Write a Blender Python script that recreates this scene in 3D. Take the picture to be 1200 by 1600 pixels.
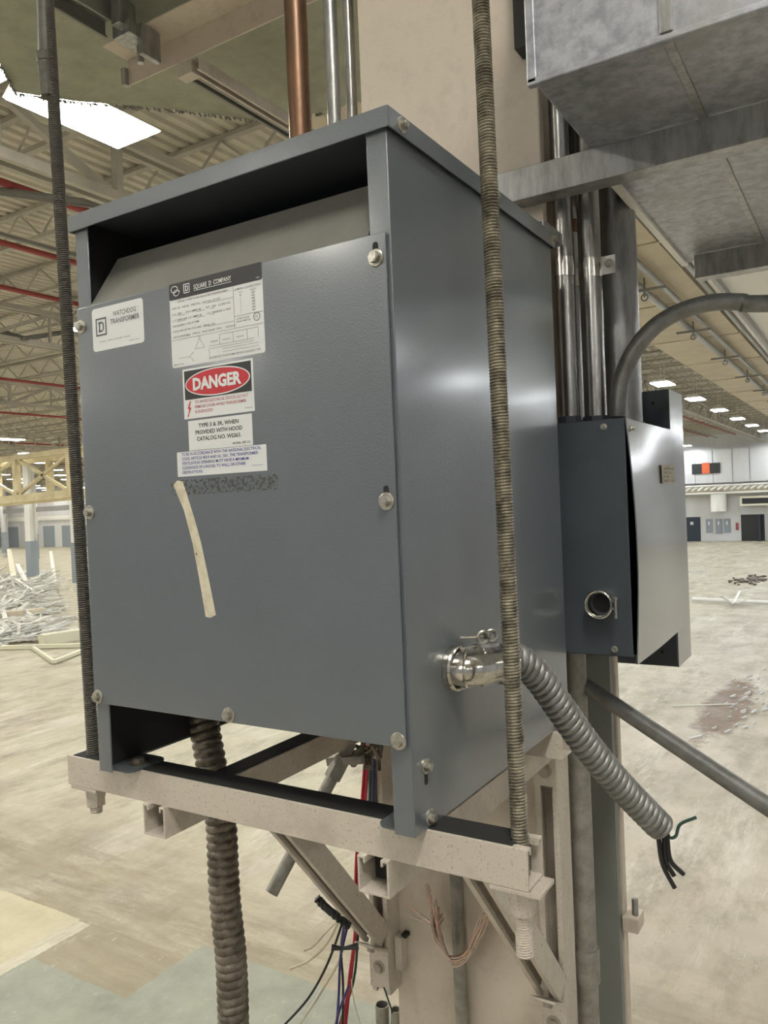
import bpy, bmesh, math, random
from mathutils import Vector, Matrix
random.seed(7)
PI = math.pi
scene = bpy.context.scene
for o in list(bpy.data.objects):
    bpy.data.objects.remove(o, do_unlink=True)
ZB = 4.0           # height of the transformer's feet above the floor; coordinates below are measured from there

# ------------------------------------------------------------------ camera
CR = Matrix(((0.849668, -0.52653034, 0.02881128), (0.52569918, 0.85007224, 0.0318991), (-0.04128751, -0.01195757, 0.99907575)))
CC = Vector((0.42621552, -0.72467751, 0.35979958))
FP = 1238.0434
cam = bpy.data.cameras.new('camera')
cam.sensor_fit = 'HORIZONTAL'; cam.sensor_width = 36.0; cam.lens = 36.0*FP/1200.0
cam.clip_start = 0.02; cam.clip_end = 400
camo = bpy.data.objects.new('camera', cam); scene.collection.objects.link(camo)
rgt, fwd, upv = CR.col[0], CR.col[1], CR.col[2]
m = Matrix.Identity(4)
for i in range(3):
    m[i][0] = rgt[i]; m[i][1] = upv[i]; m[i][2] = -fwd[i]
m.translation = CC + Vector((0, 0, ZB))
camo.matrix_world = m
scene.camera = camo

# ------------------------------------------------------------------ world, exposure
w = bpy.data.worlds.new('hall_air'); scene.world = w; w.use_nodes = True
bg = w.node_tree.nodes['Background']; bg.inputs[0].default_value = (1.0, 0.98, 0.95, 1); bg.inputs[1].default_value = 0.30
scene.view_settings.view_transform = 'Standard'; scene.view_settings.look = 'None'
scene.view_settings.gamma = 1.0; scene.view_settings.use_curve_mapping = False
scene.view_settings.exposure = 0.0
LAMP = 68.0

def ray(x, y):
    return CR @ Vector(((x-600)/FP, 1, (800-y)/FP))
def U(x, y, ax, v):
    d = ray(x, y); i = 'xyz'.index(ax); return CC + d*((v-CC[i])/d[i])
def D(x, y, dep):
    return CC + ray(x, y)*dep

# ------------------------------------------------------------------ materials
def mat(name, col, rough=0.5, metal=0.0, col2=None, nscale=20.0, nlo=0.4, nhi=0.65, bump=0.0, bscale=200.0, emit=0.0, spec=0.5, col3=None, n3=3.0, stretch=None, coat=0.0):
    mt = bpy.data.materials.new(name); mt.use_nodes = True
    nt = mt.node_tree; b = nt.nodes['Principled BSDF']
    b.inputs['Base Color'].default_value = (*col, 1); b.inputs['Roughness'].default_value = rough
    b.inputs['Metallic'].default_value = metal; b.inputs['Specular IOR Level'].default_value = spec
    b.inputs['Coat Weight'].default_value = coat; b.inputs['Coat Roughness'].default_value = 0.15
    if emit:
        b.inputs['Emission Color'].default_value = (*col, 1); b.inputs['Emission Strength'].default_value = emit
    tc = nt.nodes.new('ShaderNodeTexCoord'); src = tc.outputs['Object']
    if stretch:
        mp = nt.nodes.new('ShaderNodeMapping'); mp.inputs['Scale'].default_value = stretch
        nt.links.new(src, mp.inputs[0]); src = mp.outputs[0]
    last = None
    def layer(sc, lo, hi, c, prev):
        n = nt.nodes.new('ShaderNodeTexNoise'); n.inputs['Scale'].default_value = sc; n.inputs['Detail'].default_value = 6
        n.inputs['Roughness'].default_value = 0.65
        nt.links.new(src, n.inputs['Vector'])
        r = nt.nodes.new('ShaderNodeMapRange'); r.inputs[1].default_value = lo; r.inputs[2].default_value = hi
        nt.links.new(n.outputs[0], r.inputs[0])
        mx = nt.nodes.new('ShaderNodeMix'); mx.data_type = 'RGBA'
        if prev is None: mx.inputs[6].default_value = (*col, 1)
        else: nt.links.new(prev, mx.inputs[6])
        mx.inputs[7].default_value = (*c, 1)
        nt.links.new(r.outputs[0], mx.inputs[0])
        return mx.outputs[2]
    if col2: last = layer(nscale, nlo, nhi, col2, None)
    if col3: last = layer(n3, 0.5, 0.7, col3, last)
    if last is not None: nt.links.new(last, b.inputs['Base Color'])
    if bump:
        n = nt.nodes.new('ShaderNodeTexNoise'); n.inputs['Scale'].default_value = bscale; n.inputs['Detail'].default_value = 2
        nt.links.new(src, n.inputs['Vector'])
        bp = nt.nodes.new('ShaderNodeBump'); bp.inputs['Strength'].default_value = bump; bp.inputs['Distance'].default_value = 0.001
        nt.links.new(n.outputs[0], bp.inputs['Height']); nt.links.new(bp.outputs[0], b.inputs['Normal'])
    return mt

M = {}
M['grey'] = mat('grey_enamel', (.116, .133, .152), .30, 0.0, (.107, .124, .140), 6, bump=.35, bscale=420, spec=.6, coat=1.0)
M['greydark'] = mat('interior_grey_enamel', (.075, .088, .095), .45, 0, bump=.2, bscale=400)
M['louvre'] = mat('warm_grey_enamel', (.17, .165, .145), .5, 0, (.14, .138, .125), 12)  # warmer, lighter grey than the cabinet enamel
M['boxgrey'] = mat('box_grey_enamel', (.055, .066, .082), .42, 0, (.045, .055, .068), 10, bump=.2, bscale=500)
M['cover'] = mat('cover_grey_enamel', (.26, .27, .27), .18, .5, (.19, .20, .20), 5, nlo=.45, nhi=.7, coat=.9, stretch=(1, 1, .4))
M['beige'] = mat('beige_strut_paint', (.54, .49, .42), .55, 0, (.30, .265, .22), 260, nlo=.57, nhi=.66, col3=(.43, .385, .33), n3=14, bump=.3, bscale=300)
M['beige2'] = mat('beige_column_paint', (.58, .515, .435), .5, 0, (.54, .475, .395), 3, col3=(.49, .435, .365), n3=30, bump=.3, bscale=260)
M['duct'] = mat('galvanised_sheet', (.49, .51, .555), .42, .7, (.33, .34, .375), 45, nlo=.40, nhi=.62, bump=.1, col3=(.36, .36, .36), n3=7)
M['galv'] = mat('galvanised_steel', (.46, .47, .47), .36, .8, (.28, .28, .27), 40, stretch=(1, 1, .25))
M['emt'] = mat('conduit_zinc', (.52, .52, .51), .27, .9, (.26, .25, .23), 50, nlo=.45, nhi=.7, stretch=(1, 1, .2))
M['oldemt'] = mat('dull_conduit', (.33, .32, .29), .5, .5, (.22, .21, .185), 40, bump=.2)
M['chrome'] = mat('bright_zinc', (.75, .74, .70), .2, 1.0, (.45, .43, .38), 60)
M['bolt'] = mat('zinc_bolt', (.55, .53, .47), .33, .85, (.3, .29, .26), 200)
M['rod'] = mat('rusty_thread', (.33, .30, .235), .48, .55, (.11, .098, .075), 60, bump=.2)
M['roddark'] = mat('dusty_thread', (.095, .09, .08), .6, .4, (.14, .13, .11), 70, bump=.2)
M['flex'] = mat('grey_flex_steel', (.25, .25, .245), .46, .5, (.17, .17, .16), 30)
M['flexold'] = mat('dirty_flex_steel', (.23, .20, .165), .42, .55, (.10, .085, .065), 35, nlo=.4, nhi=.6)
M['copper'] = mat('copper_pipe', (.23, .135, .085), .4, .8, (.13, .085, .06), 14, stretch=(1, 1, .2))
M['rubber'] = mat('black_cable', (.012, .012, .013), .4)
M['dark'] = mat('black_dust_and_shade', (.02, .02, .02), .9)  # black of the channel dust, also of the shade inside the cabinet
M['green'] = mat('green_wire', (.02, .06, .045), .4)
M['red'] = mat('red_wire', (.42, .02, .045), .35)
M['blue'] = mat('blue_wire', (.035, .04, .17), .35)
M['white'] = mat('white_wire', (.66, .60, .46), .45)
M['bare'] = mat('bare_copper_strand', (.62, .33, .22), .3, .7, (.62, .50, .42), 30)
M['strandpaint'] = mat('painted_strand', (.60, .52, .44), .4, .2, (.42, .33, .27), 60)
M['sticker'] = mat('white_vinyl', (.68, .70, .70), .35)
M['ink'] = mat('black_ink', (.022, .024, .026), .45)
M['inkgrey'] = mat('grey_ink', (.10, .105, .12), .45)
M['inkred'] = mat('red_ink', (.50, .022, .035), .4)
M['inkblue'] = mat('blue_ink', (.045, .05, .30), .45)
M['inkpink'] = mat('faded_red_ink', (.42, .08, .10), .45)
M['tape'] = mat('masking_tape', (.66, .62, .48), .6, 0, (.52, .46, .33), 60)
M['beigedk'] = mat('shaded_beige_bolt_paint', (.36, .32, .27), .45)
M['flange'] = mat('shaded_flange_grey', (.235, .25, .235), .5, 0, (.20, .215, .20), 3)  # grey of the column's inner flange in shade, put into the colour
M['panel'] = mat('grey_green_board', (.34, .35, .27), .7, 0, (.27, .28, .21), 8, bump=.2)
M['deck'] = mat('white_roof_deck', (.62, .59, .50), .6, 0, (.5, .47, .40), 1.0)
M['steelw'] = mat('pale_roof_steel', (.47, .45, .385), .6, 0, (.36, .34, .29), 1.5)
M['steeld'] = mat('grey_roof_steel', (.23, .23, .21), .6)
M['redpipe'] = mat('red_pipe', (.30, .05, .045), .5)
M['wallw'] = mat('white_wall', (.66, .67, .68), .6, 0, (.58, .58, .58), .4, stretch=(1, 1, .1))
M['yellow'] = mat('cream_yellow_steel', (.66, .58, .36), .5, 0, (.5, .42, .25), 2)
M['bluegrey'] = mat('blue_grey_paint', (.27, .31, .35), .6)
M['navy'] = mat('navy_door_paint', (.02, .032, .05), .5)
M['ductw'] = mat('beige_duct_paint', (.60, .54, .42), .6, 0, (.52, .46, .36), 1.5)
M['scrap'] = mat('scrap_steel', (.78, .78, .75), .5, .1, (.40, .39, .36), 1.6)
M['scrapw'] = mat('cream_scrap', (.68, .66, .52), .5)
M['lampw'] = mat('white_housing', (.8, .8, .76), .4)
M['lamp'] = mat('lamp_glow', (1.0, .97, .88), .4, emit=LAMP)
M['lampc'] = mat('cool_lamp_glow', (.93, .97, 1.0), .4, emit=LAMP)
M['orange'] = mat('orange_sign', (.65, .13, .05), .5)

# glue residue: speckled, lets the enamel show through
r_ = mat('glue_residue', (.10, .10, .085), .8); M['residue'] = r_
nt = r_.node_tree; b = nt.nodes['Principled BSDF']; n = nt.nodes.new('ShaderNodeTexNoise'); n.inputs['Scale'].default_value = 220
tc = nt.nodes.new('ShaderNodeTexCoord'); nt.links.new(tc.outputs['Object'], n.inputs['Vector'])
mr = nt.nodes.new('ShaderNodeMapRange'); mr.inputs[1].default_value = .5; mr.inputs[2].default_value = .62; mr.inputs[4].default_value = .8
nt.links.new(n.outputs[0], mr.inputs[0]); nt.links.new(mr.outputs[0], b.inputs['Alpha'])

# concrete floor
def floor_mat():
    mt = bpy.data.materials.new('worn_concrete'); mt.use_nodes = True; nt = mt.node_tree; b = nt.nodes['Principled BSDF']
    tc = nt.nodes.new('ShaderNodeTexCoord')
    def noise(sc, det=8, rough=.65, stretch=None, rotz=0):
        n = nt.nodes.new('ShaderNodeTexNoise'); n.inputs['Scale'].default_value = sc; n.inputs['Detail'].default_value = det; n.inputs['Roughness'].default_value = rough
        src = tc.outputs['Object']
        if stretch:
            mp = nt.nodes.new('ShaderNodeMapping'); mp.inputs['Scale'].default_value = stretch; mp.inputs['Rotation'].default_value = (0, 0, rotz)
            nt.links.new(src, mp.inputs[0]); src = mp.outputs[0]
        nt.links.new(src, n.inputs['Vector']); return n.outputs[0]
    def ramp(v, lo, hi, a=0., c=1.):
        r = nt.nodes.new('ShaderNodeMapRange'); r.inputs[1].default_value = lo; r.inputs[2].default_value = hi
        r.inputs[3].default_value = a; r.inputs[4].default_value = c; nt.links.new(v, r.inputs[0]); return r.outputs[0]
    def mix(f, a, c):
        mx = nt.nodes.new('ShaderNodeMix'); mx.data_type = 'RGBA'
        if isinstance(f, float): mx.inputs[0].default_value = f
        else: nt.links.new(f, mx.inputs[0])
        for k, v in ((6, a), (7, c)):
            if isinstance(v, tuple): mx.inputs[k].default_value = (*v, 1)
            else: nt.links.new(v, mx.inputs[k])
        return mx.outputs[2]
    def math_(op, a, c):
        q = nt.nodes.new('ShaderNodeMath'); q.operation = op
        for k, v in ((0, a), (1, c)):
            if isinstance(v, (int, float)): q.inputs[k].default_value = v
            else: nt.links.new(v, q.inputs[k])
        return q.outputs[0]
    c = mix(ramp(noise(.35, 8), .38, .62), (.50, .455, .375), (.39, .35, .275))
    sx_ = nt.nodes.new('ShaderNodeSeparateXYZ'); nt.links.new(tc.outputs['Object'], sx_.inputs[0])
    c = mix(ramp(sx_.outputs[0], -3.0, -5.5, 0, .55), c, (.47, .445, .31))
    c = mix(ramp(noise(1.3, 10, .75, (1, .45, 1), .5), .47, .66), c, (.27, .235, .175))
    c = mix(ramp(noise(.9, 10, .8, (1.6, .28, 1), .35), .52, .66, 0, .8), c, (.64, .615, .54))
    c = mix(ramp(noise(9, 10, .8), .58, .70, 0, .7), c, (.25, .215, .165))
    c = mix(ramp(noise(5, 10, .85, (2.2, .35, 1), .9), .60, .67, 0, .7), c, (.72, .69, .60))
    c = mix(ramp(noise(2.2, 10, .85, (.3, 1.6, 1), .2), .58, .70, 0, .6), c, (.28, .245, .19))
    c = mix(ramp(noise(30, 8, .9), .56, .72, 0, .55), c, (.24, .21, .16))
    c = mix(ramp(noise(14, 8, .85), .63, .68, 0, .8), c, (.80, .79, .72))
    # square floor tiles laid over part of the slab, some cream, some grey green
    sp = nt.nodes.new('ShaderNodeSeparateXYZ'); nt.links.new(tc.outputs['Object'], sp.inputs[0])
    X = math_('ADD', sp.outputs[0], math_('MULTIPLY', math_('SUBTRACT', noise(3.1, 8, .8), .5), .12))
    Y = math_('ADD', sp.outputs[1], math_('MULTIPLY', math_('SUBTRACT', noise(2.7, 8, .8), .5), .12))
    def rect(x0, x1, y0, y1):
        a = math_('MULTIPLY', math_('GREATER_THAN', X, x0), math_('LESS_THAN', X, x1))
        d = math_('MULTIPLY', math_('GREATER_THAN', Y, y0), math_('LESS_THAN', Y, y1))
        return math_('MULTIPLY', a, d)
    worn = ramp(noise(7, 10, .9, (1, .4, 1), .6), .57, .63, 1, .0)
    grey = mix(ramp(noise(2.2, 8), .4, .65), (.285, .295, .24), (.215, .225, .19))
    cream = mix(ramp(noise(2.6, 8), .4, .65), (.50, .46, .315), (.43, .39, .265))
    band = mix(ramp(noise(1.1, 8, .7, (.4, 2, 1)), .42, .6), (.315, .27, .19), (.235, .20, .14))
    fall = math_('MULTIPLY', ramp(sp.outputs[1], 5.5, 7.3, 1, 0), ramp(noise(1.5, 10, .8, (.5, 1.8, 1)), .38, .56, .35, 1))
    c = mix(math_('MULTIPLY', rect(-14, 3, 4.66, 7.4), fall), c, band)
    for rr in ((-5.43, -1.2, 1.2, 4.70), (-6.79, -5.43, 1.2, 3.97), (-5.43, -3.0, 4.70, 4.95)):
        c = mix(math_('MULTIPLY', rect(*rr), worn), c, grey)
    c = mix(math_('MULTIPLY', rect(-6.79, -5.43, 3.97, 4.70), worn), c, band)
    c = mix(math_('MULTIPLY', rect(-12., -6.99, 1.0, 4.68), worn), c, cream)
    # dark joints of the tiles
    for v, per, off in ((X, .34, 6.79), (Y, .34, 3.97)):
        fr = math_('FRACT', math_('DIVIDE', math_('ADD', v, 40*per + off), per), 0)
        ln = math_('MULTIPLY', math_('LESS_THAN', fr, .018), rect(-12, -1.2, 1.2, 4.7))
        c = mix(math_('MULTIPLY', math_('MULTIPLY', ln, ramp(noise(2.0), .45, .6)), .25), c, (.20, .18, .13))
    # brown patch where the slab was broken, right of the column
    px = math_('SUBTRACT', X, -2.2); py = math_('SUBTRACT', Y, 16.3)
    dd = math_('ADD', math_('POWER', math_('DIVIDE', px, .45), 2), math_('POWER', math_('DIVIDE', py, 2.6), 2))
    dd = math_('ADD', dd, math_('MULTIPLY', math_('SUBTRACT', noise(1.6, 8, .8), .5), 4))
    c = mix(ramp(dd, .5, 1.2, .95, 0), c, (.17, .115, .075))
    nt.links.new(c, b.inputs['Base Color'])
    nt.links.new(ramp(noise(1.5), .35, .65, .35, .7), b.inputs['Roughness'])
    bp = nt.nodes.new('ShaderNodeBump'); bp.inputs['Strength'].default_value = .25; bp.inputs['Distance'].default_value = .02
    nt.links.new(noise(6, 8), bp.inputs['Height']); nt.links.new(bp.outputs[0], b.inputs['Normal'])
    return mt
M['floor'] = floor_mat()

# ------------------------------------------------------------------ mesh builder
class MB:
    def __init__(s): s.v = []; s.f = []
    def add(s, vs, fs):
        n = len(s.v); s.v += [Vector(q) for q in vs]; s.f += [tuple(i+n for i in f) for f in fs]; return s
    def box(s, a, b):
        x0, y0, z0 = a; x1, y1, z1 = b
        return s.add([(x0,y0,z0),(x1,y0,z0),(x1,y1,z0),(x0,y1,z0),(x0,y0,z1),(x1,y0,z1),(x1,y1,z1),(x0,y1,z1)],
                     [(0,3,2,1),(4,5,6,7),(0,1,5,4),(1,2,6,5),(2,3,7,6),(3,0,4,7)])
    def bar(s, p0, p1, wu, wv, up=(0,0,1)):
        p0 = Vector(p0); p1 = Vector(p1); d = (p1-p0).normalized(); up = Vector(up)
        u = d.cross(up)
        if u.length < 1e-4: u = d.cross(Vector((1,0,0)))
        u.normalize(); v = u.cross(d)
        c = [(-1,-1),(1,-1),(1,1),(-1,1)]
        vs = [p0+u*a*wu/2+v*b*wv/2 for a, b in c]+[p1+u*a*wu/2+v*b*wv/2 for a, b in c]
        return s.add(vs, [(0,3,2,1),(4,5,6,7),(0,1,5,4),(1,2,6,5),(2,3,7,6),(3,0,4,7)])
    def prism(s, pts, vec):
        n = len(pts); vec = Vector(vec); pts = [Vector(q) for q in pts]
        return s.add(pts+[q+vec for q in pts], [tuple(range(n))[::-1], tuple(range(n, 2*n))]+[(i, (i+1) % n, n+(i+1) % n, n+i) for i in range(n)])
    def extr(s, prof, p0, p1, u, v):
        p0 = Vector(p0); p1 = Vector(p1); u = Vector(u); v = Vector(v)
        return s.prism([p0+u*a+v*b for a, b in prof], p1-p0)
    def tube(s, path, r, seg=12, closed=True, rads=None):
        path = [Vector(q) for q in path]; n = len(path)
        t0 = (path[1]-path[0]).normalized()
        nrm = t0.cross(Vector((0, 0, 1)))
        if nrm.length < 1e-3: nrm = t0.cross(Vector((1, 0, 0)))
        nrm.normalize(); vs = []; base = len(s.v)
        for i in range(n):
            t = (path[min(i+1, n-1)]-path[max(i-1, 0)])
            if t.length < 1e-9: t = t0
            t.normalize(); nrm = (nrm-t*nrm.dot(t)).normalized(); bn = t.cross(nrm)
            for k in range(seg):
                a = 2*PI*k/seg
                rr = rads(i, a) if rads else r
                vs.append(path[i]+(nrm*math.cos(a)+bn*math.sin(a))*rr)
        fs = [(i*seg+k, i*seg+(k+1) % seg, (i+1)*seg+(k+1) % seg, (i+1)*seg+k) for i in range(n-1) for k in range(seg)]
        if closed: fs += [tuple(range(seg))[::-1], tuple((n-1)*seg+k for k in range(seg))]
        return s.add(vs, fs)
    def cyl(s, p0, p1, r, seg=16, closed=True): return s.tube([p0, p1], r, seg, closed)
    def pipe(s, p0, p1, r, t, seg=20):         # hollow straight pipe with open ends
        p0 = Vector(p0); p1 = Vector(p1); d = (p1-p0).normalized()
        u = d.cross(Vector((0,0,1)));
        if u.length < 1e-3: u = d.cross(Vector((1,0,0)))
        u.normalize(); v = d.cross(u); vs = []
        for P, R in ((p0, r), (p1, r), (p1, r-t), (p0, r-t)):
            vs += [P+(u*math.cos(2*PI*k/seg)+v*math.sin(2*PI*k/seg))*R for k in range(seg)]
        return s.add(vs, [(j*seg+k, j*seg+(k+1) % seg, ((j+1) % 4)*seg+(k+1) % seg, ((j+1) % 4)*seg+k) for j in range(4) for k in range(seg)])
    def wavy(s, path, r, amp, pitch, per=6, seg=20, sharp=1.0):   # helical corrugation / thread along a path
        path = resample(path, pitch/per)
        def rr(i, a):
            ph = (i/per)*2*PI - a
            return r+amp*(abs(math.cos(ph/2))**sharp*2-1)
        return s.tube(path, r, seg, True, rr)
    def hexa(s, p, ax, r, h):
        p = Vector(p); ax = Vector(ax).normalized(); return s.tube([p, p+ax*h], r, 6)
    def ring(s, c, ax, R, r, seg=24, a0=0, a1=2*PI, sx=1.0):
        c = Vector(c); ax = Vector(ax).normalized(); u = ax.cross(Vector((0,0,1)))
        if u.length < 1e-3: u = ax.cross(Vector((1,0,0)))
        u.normalize(); v = ax.cross(u)
        return s.tube([c+(u*math.cos(a0+(a1-a0)*k/seg)*sx+v*math.sin(a0+(a1-a0)*k/seg))*R for k in range(seg+1)], r, 8)
    def build(s, name, material, parent=None, origin=None, bevel=0, smooth=False, double=None):
        if origin is None:
            if parent is not None: origin = parent['_o'] if '_o' in parent else (0,0,0)
            else:
                xs = [q.x for q in s.v]; ys = [q.y for q in s.v]; zs = [q.z for q in s.v]
                origin = ((min(xs)+max(xs))/2, (min(ys)+max(ys))/2, min(zs))
        og = Vector(origin)
        me = bpy.data.meshes.new(name); me.from_pydata([q-og for q in s.v], [], s.f)
        mats = material if isinstance(material, list) else [material]
        for mm in mats: me.materials.append(M[mm] if isinstance(mm, str) else mm)
        bm = bmesh.new(); bm.from_mesh(me); bmesh.ops.recalc_face_normals(bm, faces=bm.faces); bm.to_mesh(me); bm.free()
        if smooth:
            me.shade_smooth()
            try: me.set_sharp_from_angle(angle=math.radians(38))
            except Exception: pass
        o = bpy.data.objects.new(name, me); scene.collection.objects.link(o)
        o['_o'] = tuple(origin)
        if parent is not None: o.parent = parent
        else: o.location = og+Vector((0,0,ZB))
        if bevel:
            bv = o.modifiers.new('edge', 'BEVEL'); bv.width = bevel; bv.segments = 2; bv.limit_method = 'ANGLE'
        return o

def resample(path, step):
    path = [Vector(q) for q in path]; out = [path[0].copy()]; acc = 0
    for a, c in zip(path, path[1:]):
        L = (c-a).length; t = step-acc
        while t <= L:
            out.append(a+(c-a)*(t/L)); t += step
        acc = L-(t-step)
    return out
def smoothpath(pts, n=10):
    pts = [Vector(q) for q in pts]; P = [pts[0]*2-pts[1]]+pts+[pts[-1]*2-pts[-2]]; out = []
    for i in range(1, len(P)-2):
        a, b_, c, d = P[i-1], P[i], P[i+1], P[i+2]
        for k in range(n):
            t = k/n
            out.append(.5*((2*b_)+(c-a)*t+(2*a-5*b_+4*c-d)*t*t+(-a+3*b_-3*c+d)*t**3))
    out.append(pts[-1]); return out

def tag(o, label=None, cat=None, group=None, kind=None):
    if label: o['label'] = label
    if cat: o['category'] = cat
    if group: o['group'] = group
    if kind: o['kind'] = kind
    return o
def thing(name, label, cat, origin, group=None, kind=None):
    o = bpy.data.objects.new(name, None); scene.collection.objects.link(o)
    o.empty_display_size = .05
    o.location = Vector(origin)+Vector((0,0,ZB)); o['_o'] = tuple(origin)
    return tag(o, label, cat, group, kind)
def kids(o): return [c for c in bpy.data.objects if c.parent == o]
def copy_tree(o, parent=None):
    c = o.copy(); scene.collection.objects.link(c); c.parent = parent
    for ch in kids(o): copy_tree(ch, c)
    return c
def struct(name, mb, material, **k):
    o = mb.build(name, material, **k); o['kind'] = 'structure'; return o

def cprof(w=.041, h=.041, t=.0028, lip=.0105, curl=.008):
    R = [(w/2, 0), (w/2, h), (w/2-lip, h), (w/2-lip, h-curl), (w/2-lip+t, h-curl), (w/2-lip+t, h-t), (w/2-t, h-t), (w/2-t, t)]
    return R+[(-a, b_) for a, b_ in reversed(R)]
def strut(mb, p0, p1, opening, w=.041, h=.041, **k):
    p0 = Vector(p0); p1 = Vector(p1); d = (p1-p0).normalized(); v = Vector(opening); v = (v-d*v.dot(d)).normalized(); u = d.cross(v)
    return mb.extr(cprof(w, h, **k), p0, p1, u, v)

def text(mb, body, x, z, w=None, h=.005, y=-.0052, align='L', bold=0.0, vert=None):
    """adds flat lettering facing -y; h = cap height, w = full width (optional)"""
    cu = bpy.data.curves.new('t', 'FONT'); cu.body = body; cu.size = 1; cu.offset = bold; cu.resolution_u = 2
    ob = bpy.data.objects.new('t', cu); me = ob.to_mesh()
    vs = [v.co.copy() for v in me.vertices]; fs = [tuple(p.vertices) for p in me.polygons]
    ob.to_mesh_clear(); bpy.data.objects.remove(ob); bpy.data.curves.remove(cu)
    if not vs: return
    x0 = min(v.x for v in vs); x1 = max(v.x for v in vs); cap = .70
    sz = h/cap; sx = sz if w is None else w/(x1-x0)
    W = (x1-x0)*sx; off = {'L': 0, 'C': -W/2, 'R': -W}[align]
    if vert == 'x':   # lettering on a face looking +x ; x is then the y coordinate
        mb.add([(y, x+off+(v.x-x0)*sx, z+v.y*sz) for v in vs], fs)
    else:
        mb.add([(x+off+(v.x-x0)*sx, y, z+v.y*sz) for v in vs], fs)
def rrect(x0, x1, z0, z1, r, y, n=5):
    pts = []
    for cx, cz, a in ((x1-r, z1-r, 0), (x0+r, z1-r, 90), (x0+r, z0+r, 180), (x1-r, z0+r, 270)):
        for k in range(n+1):
            t = math.radians(a+90*k/n); pts.append((cx+r*math.cos(t), y, cz+r*math.sin(t)))
    return pts

# ================================================================== STRUCTURE
XL, XR, YN, YF, ZF, ZR = -130.0, 14.0, -14.0, 70.0, -4.0, 5.3
struct('floor', MB().box((XL, YN, ZF-.2), (XR, YF+.3, ZF)), 'floor', origin=(0, 0, ZF))
# corrugated roof deck, ribs run along y
pr = []; x = XL
while x < XR:
    pr += [(x, 0), (x+.10, 0), (x+.125, .045), (x+.19, .045)]; x += .215
mb = MB()
mb.add([(a, YN, ZR+c) for a, c in pr]+[(a, YF, ZR+c) for a, c in pr], [(i, i+1, len(pr)+i+1, len(pr)+i) for i in range(len(pr)-1)])
struct('ceiling', mb, 'deck')
struct('wall_back', MB().box((XL, YF, ZF), (XR, YF+.3, ZR+.05)), 'wallw')
struct('wall_left', MB().box((XL-.3, YN, ZF), (XL, YF, ZR+.05)), 'wallw')

# ================================================================== ROOF STEEL
# joists along x
def joist():
    t = thing('roof_joist', 'pale open-web steel joist running crosswise under the roof deck', 'joist', (0, 0, 4.75), 'open-web joists under the roof deck')
    mb = MB(); mb.bar((XL, 0, 5.26), (XR, 0, 5.26), .10, .06); mb.build('top_chord', 'steelw', t)
    mb = MB(); mb.bar((XL, 0, 4.78), (XR, 0, 4.78), .10, .06); mb.build('bottom_chord', 'steelw', t)
    mb = MB(); x = XL; k = 0
    while x < XR-.6:
        mb.bar((x, 0, 4.8 if k % 2 else 5.24), (x+.55, 0, 5.24 if k % 2 else 4.8), .025, .025); x += .55; k += 1
    mb.build('web_rods', 'steelw', t)
    return t
j0 = joist(); ys = [-8+1.9*i for i in range(41)]
for i, y in enumerate(ys):
    o = j0 if i == 0 else copy_tree(j0)
    o.location = (0, y+.02, 4.75+ZB)
# girder trusses along y
def girder():
    t = thing('roof_girder', 'deep steel truss girder running lengthwise below the joists', 'truss', (0, 0, 4.0), 'lengthwise roof girders')
    z0, z1 = 4.02, 4.70
    mb = MB()
    for s in (-.09, .09): mb.bar((s, YN, z0), (s, YF, z0), .08, .11)
    mb.build('bottom_chord', 'steelw', t)
    mb = MB()
    for s in (-.09, .09): mb.bar((s, YN, z1), (s, YF, z1), .08, .10)
    mb.build('top_chord', 'steelw', t)
    d = MB(); v = d; y = -12.35; k = 0
    while y < YF-4:
        v.bar((0, y, z0), (0, y, z1), .09, .09)
        d.bar((0, y, z0), (0, y+1.5, z1), .08, .08); d.bar((0, y, z0), (0, y-1.5, z1), .08, .08)
        v.bar((0, y+1.5, z0), (0, y+1.5, z1), .05, .05); y += 3.0
    d.build('web_members', 'steelw', t)
    return t
g0 = girder()
for i, x in enumerate([-7.0, -14.6, -23, -37, -51, -65, -86]):
    o = g0 if i == 0 else copy_tree(g0)
    o.location = (x, 0, 4.0+ZB)
# long diagonal sway braces seen beside the first girder
for i, (a, c) in enumerate((((-7.3, 5.7, 4.05), (-9.6, 9.0, 5.2)), ((-7.3, 5.7, 4.05), (-11.5, 4.6, 5.2)), ((-14.4, 9.4, 4.05), (-17.5, 8.2, 5.2)), ((-14.4, 9.4, 4.05), (-16.2, 13.0, 5.2)), ((-7.2, 8.7, 4.05), (-9.8, 12, 5.2)))):
    mb = MB().bar(a, c, .10, .03); mb.bar(a, c, .03, .10)
    tag(mb.build('sway_brace', 'steeld'), 'dark angle-steel sway brace rising from a girder to the roof', 'brace', 'sway braces beside the girders')
# red sprinkler pipes
for i, x in enumerate([-8.6, -10.6, -12.75, -16.5, -21.5, -28.5, -40, -55]):
    mb = MB().cyl((x, YN, 4.5), (x, 66, 4.5), .045 if i else .05, 10)
    tag(mb.build('sprinkler_pipe', 'redpipe', smooth=True), 'red sprinkler pipe running lengthwise under the white roof', 'pipe', 'red sprinkler pipes')
mb = MB().bar((-9.9, YN, 4.35), (-9.9, 66, 4.35), .05, .05)
tag(mb.build('electrical_conduit', 'steeld'), 'thin dark conduit running lengthwise between red sprinkler pipes', 'pipe')

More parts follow.
